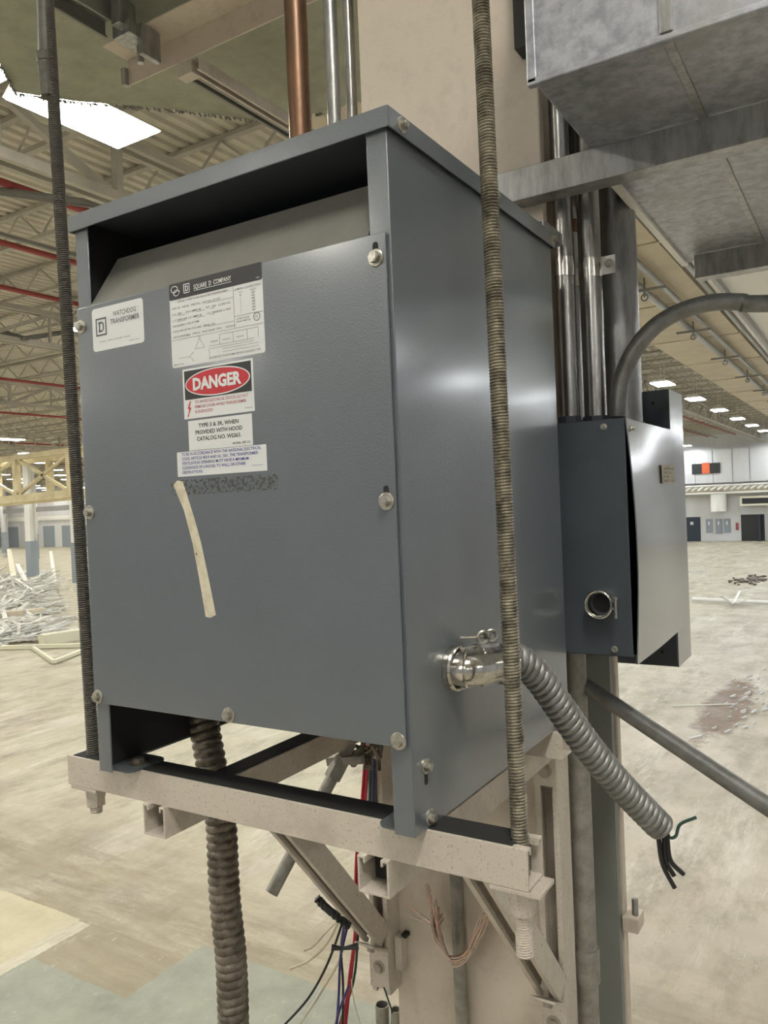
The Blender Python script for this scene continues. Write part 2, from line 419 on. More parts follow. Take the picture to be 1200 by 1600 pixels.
# lamps
def fixture(glow):
    t = thing('ceiling_light', 'long fluorescent high-bay light glowing under the roof', 'ceiling light', (0, 0, 4.0), 'rows of fluorescent ceiling lights')
    mb = MB(); W, L = .31, .62
    mb.prism([(-W, -L, 4.0), (-W*.6, -L, 4.09), (W*.6, -L, 4.09), (W, -L, 4.0)], (0, 2*L, 0))
    for s in (-.3, .3): mb.bar((0, s, 4.09), (0, s, 4.75), .012, .012)
    mb.build('housing', 'lampw', t)
    g = MB(); g.box((-W+.02, -L+.02, 3.985), (W-.02, L-.02, 3.999)); g.build('lamp_panel', glow, t)
    return t
f0 = fixture('lamp'); f1 = None; n = 0
f1 = fixture('lampc')
seen = [0, 0]
for ix in range(-2, 15):
    x = -5.58-7*ix+(.0 if ix != -2 else 1.8)
    for iy in range(-3, 13):
        y = 4.1+5.8*iy
        if y < -14 or y > 69 or x < XL: continue
        if ix == -1 and iy == 0: continue            # roof bay above the transformer is unlit
        cool = x > -24 and y > 12
        k = 1 if cool else 0; src = (f0, f1)[k]
        o = src if not seen[k] else copy_tree(src)
        seen[k] = 1; o.location = (x, y, 4.0+ZB)
for yy in (2.72,):
    o = copy_tree(f0); o.location = (-5.58, yy, 4.0+ZB)

# ================================================================== BACK WALL DETAILS (right)
Yw = YF
t = thing('mezzanine', 'white mezzanine front with seams hanging high on far wall', 'mezzanine', (-9, Yw-.6, .85))
MB().box((-26, Yw-.6, .85), (2, Yw-.02, 3.6)).build('fascia', 'wallw', t)
mb = MB()
for x in (-12.3, -10.9, -9.4, -8.1, -6.6): MB().box((x, Yw-.62, .85), (x+.06, Yw-.6, 3.6)).build('seam', 'bluegrey', t)
MB().box((-26, Yw-.9, -.1), (2, Yw-.02, .6)).build('ledge', 'ductw', t)
mb = MB()
for i in range(56): mb.cyl((-26+i*.5, Yw-1.05, .25), (-25.6+i*.5, Yw-1.05, .5), .09, 8)
for z in (.0, .62): mb.cyl((-26, Yw-1.05, z), (2, Yw-1.05, z), .08, 8)
mb.build('rail_pipes', 'lampw', t)
t = thing('wall_sign', 'dark wall sign with orange square on mezzanine front', 'sign', (-11.5, Yw-.7, 1.5))
MB().box((-12.5, Yw-.68, 1.65), (-10.3, Yw-.62, 2.5)).build('sign_board', 'ink', t)
MB().box((-11.7, Yw-.70, 1.65), (-11.1, Yw-.68, 2.55)).build('sign_patch', 'orange', t, )
t = thing('door_1', 'navy blue personnel door in far white wall', None, (-12.6, Yw, ZF), kind='structure')
MB().box((-13.3, Yw-.05, ZF), (-12.1, Yw-.01, -1.95)).build('door_leaf', 'navy', t)
MB().box((-12.9, Yw-.06, -2.6), (-12.65, Yw-.05, -2.35)).build('door_notice', 'sticker', t)
t = thing('door_2', 'dark open doorway in far white wall', None, (-8.2, Yw, ZF), kind='structure')
MB().box((-8.95, Yw-.03, ZF), (-7.2, Yw-.01, -1.85)).build('door_opening', 'ink', t)
MB().box((-7.55, Yw-.9, ZF), (-7.45, Yw-.05, -1.9)).build('door_leaf', 'navy', t)
for i, (x0, x1, z0) in enumerate(((-11.65, -11.15, -3.3), (-10.9, -10.4, -3.4), (-10.25, -9.75, -3.3))):
    lab = ['grey wall panel nearest the navy door', 'middle grey wall panel, hanging slightly lower', 'grey wall panel nearest the dark doorway'][i]
    t = thing('breaker_panel', lab, 'electrical panel', (x0+.25, Yw-.1, z0), 'electrical panels on the far wall')
    MB().box((x0, Yw-.12, z0), (x1, Yw-.01, -2.15)).build('enclosure', 'bluegrey', t)
    MB().box((x0+.18, Yw-.13, -2.65), (x0+.3, Yw-.12, -2.35)).build('panel_notice', 'sticker', t)
mb = MB().cyl((-10.5, Yw-.75, -1.5), (-10.5, Yw-.75, -.10), .62, 18)
tag(mb.build('white_tank', 'lampw', smooth=True), 'round white tank hung under the far mezzanine ledge', 'tank')
t = thing('unit_heater', 'pale rectangular heater hung under far mezzanine ledge', 'heater', (-7.9, Yw-1.4, -1.1))
mb = MB(); mb.box((-8.8, Yw-1.4, -1.1), (-6.6, Yw-.7, -.95)).box((-8.8, Yw-1.4, -.5), (-6.6, Yw-.7, -.35)).box((-8.8, Yw-1.4, -.95), (-8.65, Yw-.7, -.5)); mb.build('heater_case', 'scrapw', t)
MB().box((-8.65, Yw-1.3, -.95), (-6.6, Yw-.8, -.5)).build('heater_grille', 'ink', t)
tag(MB().box((-9.35, Yw-.1, -3.1), (-9.15, Yw-.01, -2.5)).build('fire_extinguisher', 'redpipe'), 'small red extinguisher on far wall beside dark doorway', 'fire extinguisher')

# ================================================================== BIG BEIGE DUCTS, right background
t = thing('box_duct', 'long wide beige box duct running away towards the far wall', 'duct', (-2.2, 30, 3.0))
MB().box((-2.9, 3.0, 3.0), (-1.45, 62, 3.75)).build('duct_body', 'ductw', t)
mb = MB()
for y in range(5, 60, 3): MB().box((-2.93, y, 2.985), (-1.42, y+.05, 3.0)).build('duct_seam', 'ductw', t)
t = thing('white_cable_tray', 'white channel tray carrying conduits beside the long beige duct', 'cable tray', (-.8, 30, 3.05))
MB().box((-1.22, 3.0, 3.1), (-.45, 62, 3.16)).build('tray_floor', 'lampw', t)
mb = MB(); mb.box((-1.25, 3.0, 3.0), (-1.2, 62, 3.28)).box((-.47, 3.0, 3.0), (-.42, 62, 3.28)); mb.build('tray_rail', 'galv', t)
for i, (x, z, r) in enumerate(((-1.98, 2.90, .05), (-1.75, 2.92, .035), (-1.33, 2.95, .03))):
    lab = ['thick pale conduit under the middle of the long beige duct', 'thin pale conduit under the beige duct beside the thick one', 'thin pale conduit along the right edge of the beige duct'][i]
    tag(MB().cyl((x, 3.2, z), (x, 60, z), r, 10).build('long_conduit', 'galv', smooth=True), lab, 'pipe')
for i in range(10):
    y = 6.2+i*3.1
    mb = MB().bar((-2.15, y, 2.83), (-1.65, y, 2.83), .04, .03); mb.bar((-1.9, y, 2.74), (-1.9, y, 2.98), .02, .02); mb.ring((-1.9, y, 2.74), (0, 1, 0), .04, .01, 10)
    tag(mb.build('conduit_hanger', 'steeld'), 'small dark hanger clamp under the long beige duct', 'clamp', 'hanger clamps under the beige duct')

# ================================================================== LEFT BACKGROUND
t = thing('braced_girder', 'cream yellow braced steel frame standing high above the scrap', 'steel frame', (-29, 20, 1.1))
Y0 = 20
for q in (0, 1.6):
    MB().bar((-36, Y0+q, 2.85), (-24, Y0+q, 3.05), .22, .22).build('top_beam', 'yellow', t)
    MB().bar((-36, Y0+q, 1.05), (-24, Y0+q, 1.33), .35, .32).build('bottom_beam', 'yellow', t)
for x in (-34.8, -30.9, -27.3):
    for q in (0, 1.6): MB().bar((x, Y0+q, 1.2), (x, Y0+q, 2.95), .26, .26).build('upright', 'yellow', t)
for a, c in ((-30.9, -27.3), (-34.8, -30.9)):
    MB().bar((a, Y0, 1.3), (c, Y0, 2.9), .12, .12).build('cross_brace', 'yellow', t)
    MB().bar((a, Y0, 2.9), (c, Y0, 1.3), .12, .12).build('cross_brace', 'yellow', t)
def column(x, y, name, lab, s=.36, mt='lampw', z1=4.0, band='bluegrey'):
    t = thing(name, lab, 'column', (x, y, ZF))
    mb = MB(); mb.box((x-s/2, y-s/2, ZF), (x+s/2, y-s/2+.03, z1)).box((x-s/2, y+s/2-.03, ZF), (x+s/2, y+s/2, z1)).box((x-.015, y-s/2, ZF), (x+.015, y+s/2, z1)); mb.build('shaft', mt, t)
    MB().box((x-s/2-.02, y-s/2-.02, ZF+.5), (x+s/2+.02, y+s/2+.02, ZF+2.8)).build('painted_band', band, t)
column(-46.3, 31.0, 'steel_column', 'distant white and blue-grey column rising from the left scrap field', .5)
column(-38.5, 28.5, 'steel_column', 'distant pale column half hidden by the left hanging rod', .36)
column(-65, 44, 'steel_column', 'small far pale column near the left wall doors', .5, 'wallw')
column(-82, 52, 'steel_column', 'farthest thin column at the left picture edge', .5, 'wallw')
tag(MB().bar((-60, 38, .9), (-34, 30, .9), .25, .35).build('crane_rail', 'galv'), 'grey rail beam spanning between the distant left columns', 'beam')
mb = MB()
for i in range(14): mb.box((-126+i*4.2, YF-.08, ZF), (-123.5+i*4.2, YF-.01, ZF+3.0))
tag(mb.build('trim_1', 'bluegrey'), None, None, kind='structure')
tag(MB().box((-128, YF-.2, ZF+3.8), (-40, YF-.02, ZF+4.4)).build('trim_2', 'lampw'), None, None, kind='structure')

# scrap field: countless bits of stripped steel
mb = MB(); rnd = random.Random(3)
for i in range(2600):
    u = rnd.random(); d = 30+u*36
    a = math.radians(rnd.uniform(-63, -55.2))
    x = CC.x+math.sin(a)*d*1.0; y = CC.y+math.cos(a)*d
    h = max(0, 1-abs(d-50)/14)*.5
    L = rnd.uniform(.3, 1.8); th = rnd.uniform(0, PI); el = rnd.choice((0, .02, .05, .12, .25, .5))*rnd.random()
    p = Vector((x, y, ZF+rnd.uniform(0.05, .15+h))); dv = Vector((math.cos(th)*math.cos(el), math.sin(th)*math.cos(el), abs(math.sin(el))))*L
    mb.bar(p, p+dv, rnd.uniform(.03, .22), rnd.uniform(.01, .07))
tag(mb.build('scrap_heap', 'scrap'), 'wide heap of tangled pale steel scrap on the left floor', 'scrap heap', kind='stuff')
def scrapbar(p, q, wv, hv, mt, lab, name='scrap_beam'):
    tag(MB().bar(p, q, wv, hv).build(name, mt), lab, 'beam')
z = ZF+.08
scrapbar(U(0, 1012, 'z', z), U(132, 1008, 'z', z), .16, .12, 'scrapw', 'long cream steel channel lying nearest on the left floor')
scrapbar(U(52, 1012, 'z', z), U(84, 1034, 'z', z), .10, .10, 'scrapw', 'short cream bar slanting from the long channel')
scrapbar(U(84, 1034, 'z', z), U(135, 1014, 'z', z), .14, .10, 'scrapw', 'short cream bar pointing towards the hanging rod')
scrapbar(U(65, 1000, 'z', z+.1), U(140, 988, 'z', z+.1), .45, .35, 'scrapw', 'thick cream beam lying behind the long channel')
scrapbar(U(25, 925, 'z', z), U(15, 880, 'z', z)+Vector((0, 0, 1.2)), .35, .3, 'scrapw', 'cream beam leaning upright out of the scrap heap')
scrapbar(U(50, 930, 'z', z), U(28, 900, 'z', z)+Vector((0, 0, .8)), .25, .2, 'lampw', 'white beam leaning against the cream upright in the scrap')
scrapbar(U(85, 905, 'z', z), U(80, 878, 'z', z)+Vector((0, 0, .9)), .25, .25, 'lampw', 'white stub standing up in the scrap behind the rod')
scrapbar(U(0, 962, 'z', z+.15), U(70, 955, 'z', z+.15), .5, .3, 'ductw', 'wide beige sheet beam in front of the scrap heap')
scrapbar(U(25, 985, 'z', z), U(100, 965, 'z', z), .6, .1, 'ductw', 'flat beige plate lying between heap and near channel')

# right floor junk
mb = MB(); a = U(1082, 936, 'z', ZF+.12); c = U(1215, 942, 'z', ZF+.12); mb.cyl(a, c, .07, 10)
tag(mb.build('fallen_pole', 'lampw', smooth=True), 'white pole lying on the floor right of the grey box', 'pole')
mb = MB(); c0 = U(1146, 944, 'z', ZF+.1)
for k in range(5):
    th = k*1.3; mb.bar(c0, c0+Vector((math.cos(th)*.45, math.sin(th)*.9, .18+.2*(k % 2))), .09, .05)
tag(mb.build('pole_bracket', 'lampw'), 'splayed white bracket resting on the fallen pole', 'bracket')
mb = MB()
for k in range(70):
    c0 = Vector((-4.6+rnd.gauss(0, .35), 39.6+rnd.gauss(0, .9), ZF)); q = rnd.uniform(.03, .12); mb.box(c0-Vector((q, q*2, 0)), c0+Vector((q, q*2, rnd.uniform(.03, .12))))
tag(mb.build('rubble', 'flexold'), 'dark brown rubble on the far right floor', 'rubble', kind='stuff')
mb = MB()
for k in range(60):
    c0 = Vector((-1.9+rnd.gauss(0, .3), 16.2+rnd.gauss(0, 1.6), ZF)); r0 = rnd.uniform(.015, .05)
    mb.bar(c0, c0+Vector((r0*2, r0, rnd.uniform(.02, .05))), r0, r0)
tag(mb.build('broken_chips', 'wallw'), 'scattered pale chips over the brown floor stain', 'chips', kind='stuff')
scrapbar(U(1050, 1103, 'z', ZF+.02), U(1150, 1100, 'z', ZF+.02), .02, .02, 'lampw', 'thin white wire lying straight on the right floor', 'floor_wire')

# ================================================================== COLUMN
cx0, cx1, cy0, cy1 = -.415, -.05, .61, .97
mb = MB()
mb.prism([(cx0, cy0, ZF), (cx1, cy0, ZF), (cx1, cy0+.022, ZF), (-.226, cy0+.022, ZF), (-.226, cy1-.022, ZF), (cx1, cy1-.022, ZF), (cx1, cy1, ZF),
          (cx0, cy1, ZF), (cx0, cy1-.022, ZF), (-.24, cy1-.022, ZF), (-.24, cy0+.022, ZF), (cx0, cy0+.022, ZF)], (0, 0, ZR-.3-ZF))
tag(mb.build('steel_column', 'beige2', bevel=.003), 'big beige wide-flange column behind the grey transformer', 'column')

tag(MB().box((-.205, .925, ZF), (-.056, .944, .085)).build('flange_shade_plate', 'flange'), 'grey-green plate added for the shaded column recess below the junction box', 'plate')  # added plate; its grey is the shade on the rear flange's inner face

# ================================================================== TRANSFORMER
Wt, Dt, Ht = .51, .4993, .753
T = thing('transformer', 'grey ventilated transformer cabinet standing on beige channel rack', 'transformer', (-.255, .25, 0))
def P(name, mb, mt, parent=T, **k):
    lab = k.pop('label', None); o = mb.build(name, mt, parent, **k)
    if lab: o['label'] = lab
    return o
# lid: a pan with a lip
mb = MB().box((-.516, -.006, .7715), (.006, .5053, .7756))
mb.box((-.516, -.006, .753), (.006, -.004, .773)).box((.004, -.006, .753), (.006, .5053, .773)).box((-.516, -.006, .753), (-.514, .5053, .773)).box((-.516, .5033, .753), (.006, .5053, .773))
P('lid', mb, 'grey', bevel=.0016)
mb = MB().box((-.003, 0, 0), (0, Dt, .770)).box((-.0265, 0, 0), (-.0005, .003, .770)); mb.box((-.0265, 0, .10), (-.0235, .02, .65))
P('side_panel', mb, 'grey', bevel=.0012)
mb = MB().box((-.51, 0, 0), (-.507, Dt, .770)).box((-.5095, 0, 0), (-.4845, .003, .770))
P('side_panel', mb, 'grey', bevel=.0012)
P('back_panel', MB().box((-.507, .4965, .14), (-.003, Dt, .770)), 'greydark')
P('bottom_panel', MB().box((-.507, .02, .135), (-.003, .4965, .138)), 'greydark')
mb = MB().box((-.5085, -.0045, .097), (-.0045, -.0015, .646)); mb.box((-.48, -.0015, .640), (-.03, .02, .643))
P('front_panel', mb, 'grey', bevel=.0011)
mb = MB().prism([(-.4835, .001, .645), (-.4835, .052, .722), (-.4835, .050, .7235), (-.4835, -.001, .6465)], (.455, 0, 0))
P('louvre_plate', mb, 'louvre')
for q in ((-.5065, -.5045), (-.0055, -.0035)): P('inner_shade_panel', MB().box((q[0], .006, .004), (q[1], .496, .7705)), 'dark')  # added black panels that paint the shade inside the cabinet walls
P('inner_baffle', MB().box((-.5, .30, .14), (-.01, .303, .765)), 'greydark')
def boltmb(p, ax, r=.0062, washer=.0095):
    p = Vector(p); ax = Vector(ax); mb = MB(); mb.tube([p, p+ax*.0012, p+ax*.0018], washer, 20, True, lambda i, a: washer*(.9 if i == 2 else 1))
    mb.hexa(p+ax*.0015, ax, r, .0055); mb.tube([p+ax*.0068, p+ax*.0078], r*.75, 12); return mb
for (x, z) in ((-.017, .620), (-.016, .361), (-.0135, .1045), (-.256, .1065), (-.4995, .1065), (-.4995, .363), (-.4995, .620)):
    bo = P('bolt', boltmb((x, -.0045, z), (0, -1, 0)), 'bolt')
# keyhole slots of the panel
for (x, z) in ((-.017, .631), (-.016, .372)):
    P('keyhole_slot', MB().prism(rrect(x-.0035, x+.0035, z-.008, z+.006, .0034, -.0046), (0, .0004, 0)), 'dark')
for (y, z) in ((.028, .070), (.033, .012)):
    P('bolt', boltmb((0, y, z), (1, 0, 0), .0058, .009), 'bolt')
mb = MB().prism([(0.0003, q[0], q[2]) for q in rrect(.0245, .0315, .049, .068, .0034, 0)], (-.0005, 0, 0)); P('keyhole_slot', mb, 'dark')
for y in (.022, .268, .492): P('bolt', boltmb((.006, y, .764), (1, 0, 0), .005, .0085), 'bolt')
# mounting feet
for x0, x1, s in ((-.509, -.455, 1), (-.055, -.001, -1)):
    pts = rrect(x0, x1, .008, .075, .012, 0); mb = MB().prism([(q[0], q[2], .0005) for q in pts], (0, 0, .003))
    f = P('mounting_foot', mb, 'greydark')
bo = P('foot_bolt', boltmb((-.476, .040, .0035), (0, 0, 1), .009, .014), 'flexold')
# stickers
def sticker(name, x0, x1, z0, z1, r=.003, label=None, y=-.00465):
    return P(name, MB().prism(rrect(x0, x1, z0, z1, r, y), (0, .0002, 0)), 'sticker', label=label)
def sub(name, mb, mt, par): return mb.build(name, mt, par)
YT = -.0050
def dlogo(mb_f, x0, z0, s, y, thick):      # square frame with a D inside
    fr = MB()
    for a, c in (((x0, y, z0), (x0+s, y+.0001, z0+thick)), ((x0, y, z0+s*1.12-thick), (x0+s, y+.0001, z0+s*1.12)), ((x0, y, z0), (x0+thick, y+.0001, z0+s*1.12)), ((x0+s-thick, y, z0), (x0+s, y+.0001, z0+s*1.12))):
        mb_f.box(a, c)
    i = s*.24; a, b_ = x0+i, x0+s-i; c0, c1 = z0+i, z0+s*1.12-i; tk = thick*1.15
    mb_f.box((a, y, c0), (b_-tk, y+.0001, c0+tk)).box((a, y, c1-tk), (b_-tk, y+.0001, c1)).box((a+tk*.4, y, c0), (a+tk*1.4, y+.0001, c1)).box((b_-tk, y, c0+tk*.7), (b_, y+.0001, c1-tk*.7))
s1 = sticker('logo_sticker', -.4765, -.3755, .5815, .6395, .005, 'white rounded sticker with D logo and dark lettering')
mb = MB(); dlogo(mb, -.469, .6015, .0215, YT, .0022); sub('logo', mb, 'inkgrey', s1)
mb = MB(); text(mb, 'WATCHDOG', -.411, .6240, .045, .0064, YT, 'C', .012); text(mb, 'TRANSFORMER', -.411, .6142, .057, .0064, YT, 'C', .012)
text(mb, 'SORGEL  ENERGY EFFICIENT MODEL', -.432, .5925, .062, .0020, YT, 'C'); text(mb, '43350-135-01', -.384, .5865, .020, .0020, YT, 'R'); text(mb, 'TM', -.3865, .6285, .003, .0012, YT)
sub('lettering', mb, 'inkgrey', s1)
# name plate
X0, X1, Z0, Z1 = -.3265, -.1735, .5410, .6465
s2 = sticker('name_plate', X0, X1, Z0, Z1, .003, 'white name plate with black header and wiring diagram')
sub('header_band', MB().prism(rrect(X0, X1, Z1-.0205, Z1, .0025, -.0049), (0, .0001, 0)), 'ink', s2)
Y2 = -.0054
mb = MB(); text(mb, 'SQUARE  D  COMPANY', -.283, .6335, .062, .0056, Y2, 'L', .012); mb.box((-.283, Y2, .6314), (-.221, Y2+.0001, .6320))
dlogo(mb, -.3005, .6310, .0105, Y2, .0011); text(mb, 'SORGEL', -.177, .6285, .0055, .0014, Y2, 'R')
mb.ring((-.3165, Y2, .6388), (0, 1, 0), .0040, .00055, 14, sx=1.4); mb.ring((-.3130, Y2, .6340), (0, 1, 0), .0036, .00055, 14, sx=1.4)
sub('header_lettering', mb, 'sticker', s2)
mb = MB(); h = .0024
def L(s, x, z, w_, al='L', hh=h): text(mb, s, x, z, w_, hh, YT, al, .004)
L('SORGEL THREE PHASE INSULATED TRANSFORMER', -.270, .6215, .084, 'C')
L('KVA  30    HZ 60    PH/Z 4.5    CAT NO 30T3HF', -.322, .6140, .082)
L('H.V. 480      H.V. AMPS 36      WT  290   CLASS AA', -.322, .6065, .098)
L('L.V. 208Y/120  L.V. AMPS 83      115  DEGREES C RISE', -.322, .5990, .098)
L('150 DEGREES C INS SYSTEM', -.322, .5920, .045)
L('STYLE NO 35749-17212-062   SERIAL NO', -.322, .5850, .072)
L('DATE CODE 9820   TYPE SO   ENCLOSURE TYPE 2     HXFD235', -.322, .5780, .104)
L('JUMPER CONNECTION', -.1965, .6200, .040, 'C'); L('TAP', -.208, .6160, .006, 'C', .0019); L('VOLTS', -.188, .6160, .010, 'C', .0019)
for k in range(7):
    L(str(k+1), -.208, .6125-k*.0034, .0012, 'C', .0021); L(str(504-12*k), -.188, .6125-k*.0034, .0050, 'C', .0021)
L('LISTED POWER', -.205, .5850, .020, 'C', .0019); L('TRANSFORMER 44J', -.205, .5818, .022, 'C', .0019)
mb.ring((-.184, YT, .5845), (0, 1, 0), .0048, .0003, 18); L('UL', -.184, .5835, .0042, 'C', .0026)
L('DE-ENERGIZE TRANSFORMER BEFORE CHANGING TAPS', -.180, .5445, .082, 'R', .0025); L('MADE IN USA', -.323, .5435, .017, 'L', .0019)
sub('lettering', mb, 'inkgrey', s2)
mb = MB(); 
def ln(x0, z0, x1, z1, t_=.00035): mb.bar((x0, YT, z0), (x1, YT, z1), .0001, t_, up=(0, 0, 1)) if abs(x1-x0) > abs(z1-z0)*.05 else mb.bar((x0, YT, z0), (x1, YT, z1), t_, .0001, up=(0, 1, 0))
ln(X0+.001, .5755, X1-.001, .5755); ln(-.219, .5755, -.219, .6255); ln(-.219, .5895, X1-.001, .5895); ln(-.262, .6130, -.220, .6130); ln(-.262, .5845, -.220, .5845)
for zz in (.6055, .598): ln(-.314, zz, -.300, zz); ln(-.280, zz, -.266, zz); ln(-.258, zz, -.250, zz)
for a in (((-.2855, .560), (-.2775, .5725)), ((-.2775, .5725), (-.2695, .560)), ((-.2855, .560), (-.2695, .560)), ((-.3050, .552), (-.2950, .552)), ((-.2950, .552), (-.2885, .5570)), ((-.2950, .552), (-.2890, .5465)), ((-.314, .552), (-.305, .552))): ln(*a[0], *a[1])
ln(-.262, .5600, -.190, .5600); ln(-.262, .5570, -.190, .5570); ln(-.262, .5490, -.262, .5570)
for x in (-.244, -.222, -.200, -.183): ln(x, .5600, x, .5720)
ln(-.244, .5720, -.183, .5720); ln(-.240, .5540, -.183, .5540); ln(-.240, .5505, -.183, .5505)
for k, x in enumerate((-.253, -.233, -.211)): text(mb, 'X0H4'+str(k), x, .5640, .012, .0020, YT, 'C')
for x in (-.278, -.262, -.29): text(mb, 'X2', x-.001, .5735 if x == -.278 else .5455, .003, .0016, YT)
sub('diagram', mb, 'inkgrey', s2)
# danger
s3 = sticker('danger_sticker', -.3095, -.1935, .4745, .5370, .0008, 'white danger sticker with red oval on black')
sub('black_field', MB().box((-.3065, -.0049, .4985), (-.1965, -.0048, .5345)), 'ink', s3)
def oval(rx, rz, y): return MB().prism([(-.2515+rx*math.cos(2*PI*k/40), y, .5165+rz*math.sin(2*PI*k/40)) for k in range(40)], (0, .0001, 0))
sub('oval_border', oval(.0535, .0170, -.0051), 'sticker', s3); sub('red_oval', oval(.0518, .0155, -.0053), 'inkred', s3)
mb = MB(); text(mb, 'DANGER', -.2515, .5096, .080, .0142, -.0056, 'C', .045); sub('danger_word', mb, 'sticker', s3)
mb = MB()
for k, (s, wd) in enumerate((('TO AVOID ELECTRICAL SHOCK DO NOT', .088), ('REMOVE COVER WHILE TRANSFORMER', .084), ('IS ENERGIZED', .030))): text(mb, s, -.2900, .4925-k*.0060, wd, .0036, YT, 'L', .004)
sub('lettering', mb, 'inkpink', s3)
sub('lightning_bolt', MB().prism([(-.2985, YT, .4965), (-.3030, YT, .4870), (-.3000, YT, .4870), (-.3025, YT, .4790), (-.3035, YT, .4795), (-.3030, YT, .4765), (-.3005, YT, .4790), (-.3012, YT, .4795), (-.2965, YT, .4885), (-.2995, YT, .4885), (-.2965, YT, .4965)], (0, .0001, 0)), 'inkred', s3)
mb = MB(); text(mb, '43350-001', -.1965, .4785, .012, .0015, YT, 'R'); sub('part_number', mb, 'ink', s3)
# type 3
s4 = sticker('hood_sticker', -.3035, -.1985, .4345, .4720, .0008, 'plain white sticker reading TYPE 3 & 3R')
mb = MB(); 
for k, (s, wd) in enumerate((('TYPE 3 & 3R, WHEN', .066), ('PROVIDED WITH HOOD', .077), ('CATALOG NO. WS363.', .073))): text(mb, s, -.2525, .4625-k*.0083, wd, .0049, YT, 'C', .012)
text(mb, '43306-187-01', -.2025, .4375, .028, .0027, YT, 'R', .01); sub('lettering', mb, 'ink', s4)
s5 = sticker('clearance_sticker', -.3255, -.1785, .4030, .4340, .0008, 'wide white sticker with five lines of blue lettering')
mb = MB()
for k, (s, wd) in enumerate((('TO BE IN ACCORDANCE WITH THE NATIONAL ELECTRICAL', .131), ('CODE, ARTICLE 450.9 AND UL 1561, THE TRANSFORMER', .126), ('VENTILATION OPENINGS MUST HAVE A MINIMUM', .111), ('CLEARANCE OF 6 INCHES TO WALL OR OTHER', .106), ('OBSTRUCTIONS.', .036))): text(mb, s, -.3170, .4290-k*.0057, wd, .0036, YT, 'L', .008)
text(mb, '43398-736-01', -.184, .4095, .018, .0015, YT, 'R'); sub('lettering', mb, 'inkblue', s5)
P('glue_residue', MB().box((-.338, -.0047, .380), (-.163, -.0046, .3985)), 'residue', label='brown speckled glue residue below the stickers')
pts = [(-.334, .3935), (-.3265, .3985), (-.3175, .3970), (-.300, .350), (-.290, .318), (-.279, .270), (-.2705, .2295), (-.280, .2255), (-.2875, .2265), (-.297, .280), (-.3045, .318), (-.317, .360)]
P('tape_strip', MB().prism([(a, -.0050, c) for a, c in pts], (0, .0004, 0)), 'tape', label='crooked strip of old cream masking tape')
P('tape_spot', MB().prism([(-.2985+.0016*math.cos(k), -.0052, .305+.0016*math.sin(k)) for k in range(6)], (0, .0002, 0)), 'copper')

# ---- squeeze elbow on the side, flex conduit
t = thing('elbow_connector', 'shiny cast elbow connector fixed in the transformer side', 'conduit connector', (.0, .12, .14))
mb = MB().tube([(0.0005, .100, .163), (.006, .100, .163)], .0265, 24); mb.ring((.0075, .100, .163), (1, 0, 0), .024, .0028, 24)
mb.build('locknut', 'chrome', t, smooth=True)
path = smoothpath([(.006, .100, .163), (.018, .103, .163), (.028, .118, .162), (.033, .140, .161), (.040, .165, .158)], 6)
mb = MB().tube(path, .021, 24, True, lambda i, a: .0215+.0012*math.cos(2*a)+(.0015 if i > 20 else 0)); mb.ring(path[6], (1, .3, 0), .0215, .002, 24); mb.ring(path[-3], (.3, 1, -.1), .0225, .0022, 24)
mb.build('elbow_body', 'chrome', t, smooth=True)
mb = MB().ring((.022, .125, .163), (.55, .83, 0), .0235, .0018, 24)
mb.bar((.010, .105, .185), (.036, .152, .184), .007, .004); mb.bar((.010, .098, .141), (.034, .150, .140), .008, .004)
mb.build('clamp_strap', 'chrome', t)
mb = MB(); mb.ring((.026, .134, .195), (.6, -.8, .1), .0065, .0022, 14); mb.ring((.031, .146, .195), (.6, -.8, .1), .0065, .0022, 14); mb.cyl((.018, .143, .195), (.036, .137, .195), .0032, 8); mb.cyl((.003, .118, .196), (.026, .134, .196), .0014, 8)
mb.build('clamp_screw', 'bolt', t, smooth=True)
fp = [D(778, 1032, .965), D(803, 1028, .975), D(836, 1052, .99), D(870, 1098, 1.005), (D(918, 1166, 1.025)), D(972, 1230, 1.045), D(1032, 1292, 1.065)]
t = thing('flexible_conduit', 'grey flexible conduit hanging from the transformer side, wires at its end', 'flexible conduit', tuple(fp[-1]))
MB().wavy(smoothpath(fp, 10), .0178, .0022, .0100, 9, 24, .55).build('spiral_sheath', 'flex', t, smooth=True)
def wire(name, pts, r, mt, par=None, lab=None, cat='wire', grp=None, seg=8):
    mb = MB().tube(smoothpath(pts, 8), r, seg); o = mb.build(name, mt, par, smooth=True)
    if lab: tag(o, lab, cat if par is None else None, grp)
    return o
dp = 1.066
wire('black_wire', [D(1028, 1290, dp), D(1030, 1318, dp), D(1036, 1352, dp), D(1054, 1387, dp)], .0033, 'rubber', t)
wire('black_wire', [D(1038, 1290, dp), D(1038, 1322, dp), D(1040, 1345, dp), D(1053, 1368, dp)], .0033, 'rubber', t)
wire('black_wire', [D(1042, 1285, dp), D(1043, 1315, dp), D(1048, 1345, dp), D(1068, 1366, dp)], .0033, 'rubber', t)
wire('green_wire', [D(1040, 1290, dp), D(1046, 1308, dp), D(1056, 1306, dp), D(1063, 1288, dp), D(1088, 1277, dp)], .0022, 'green', t)

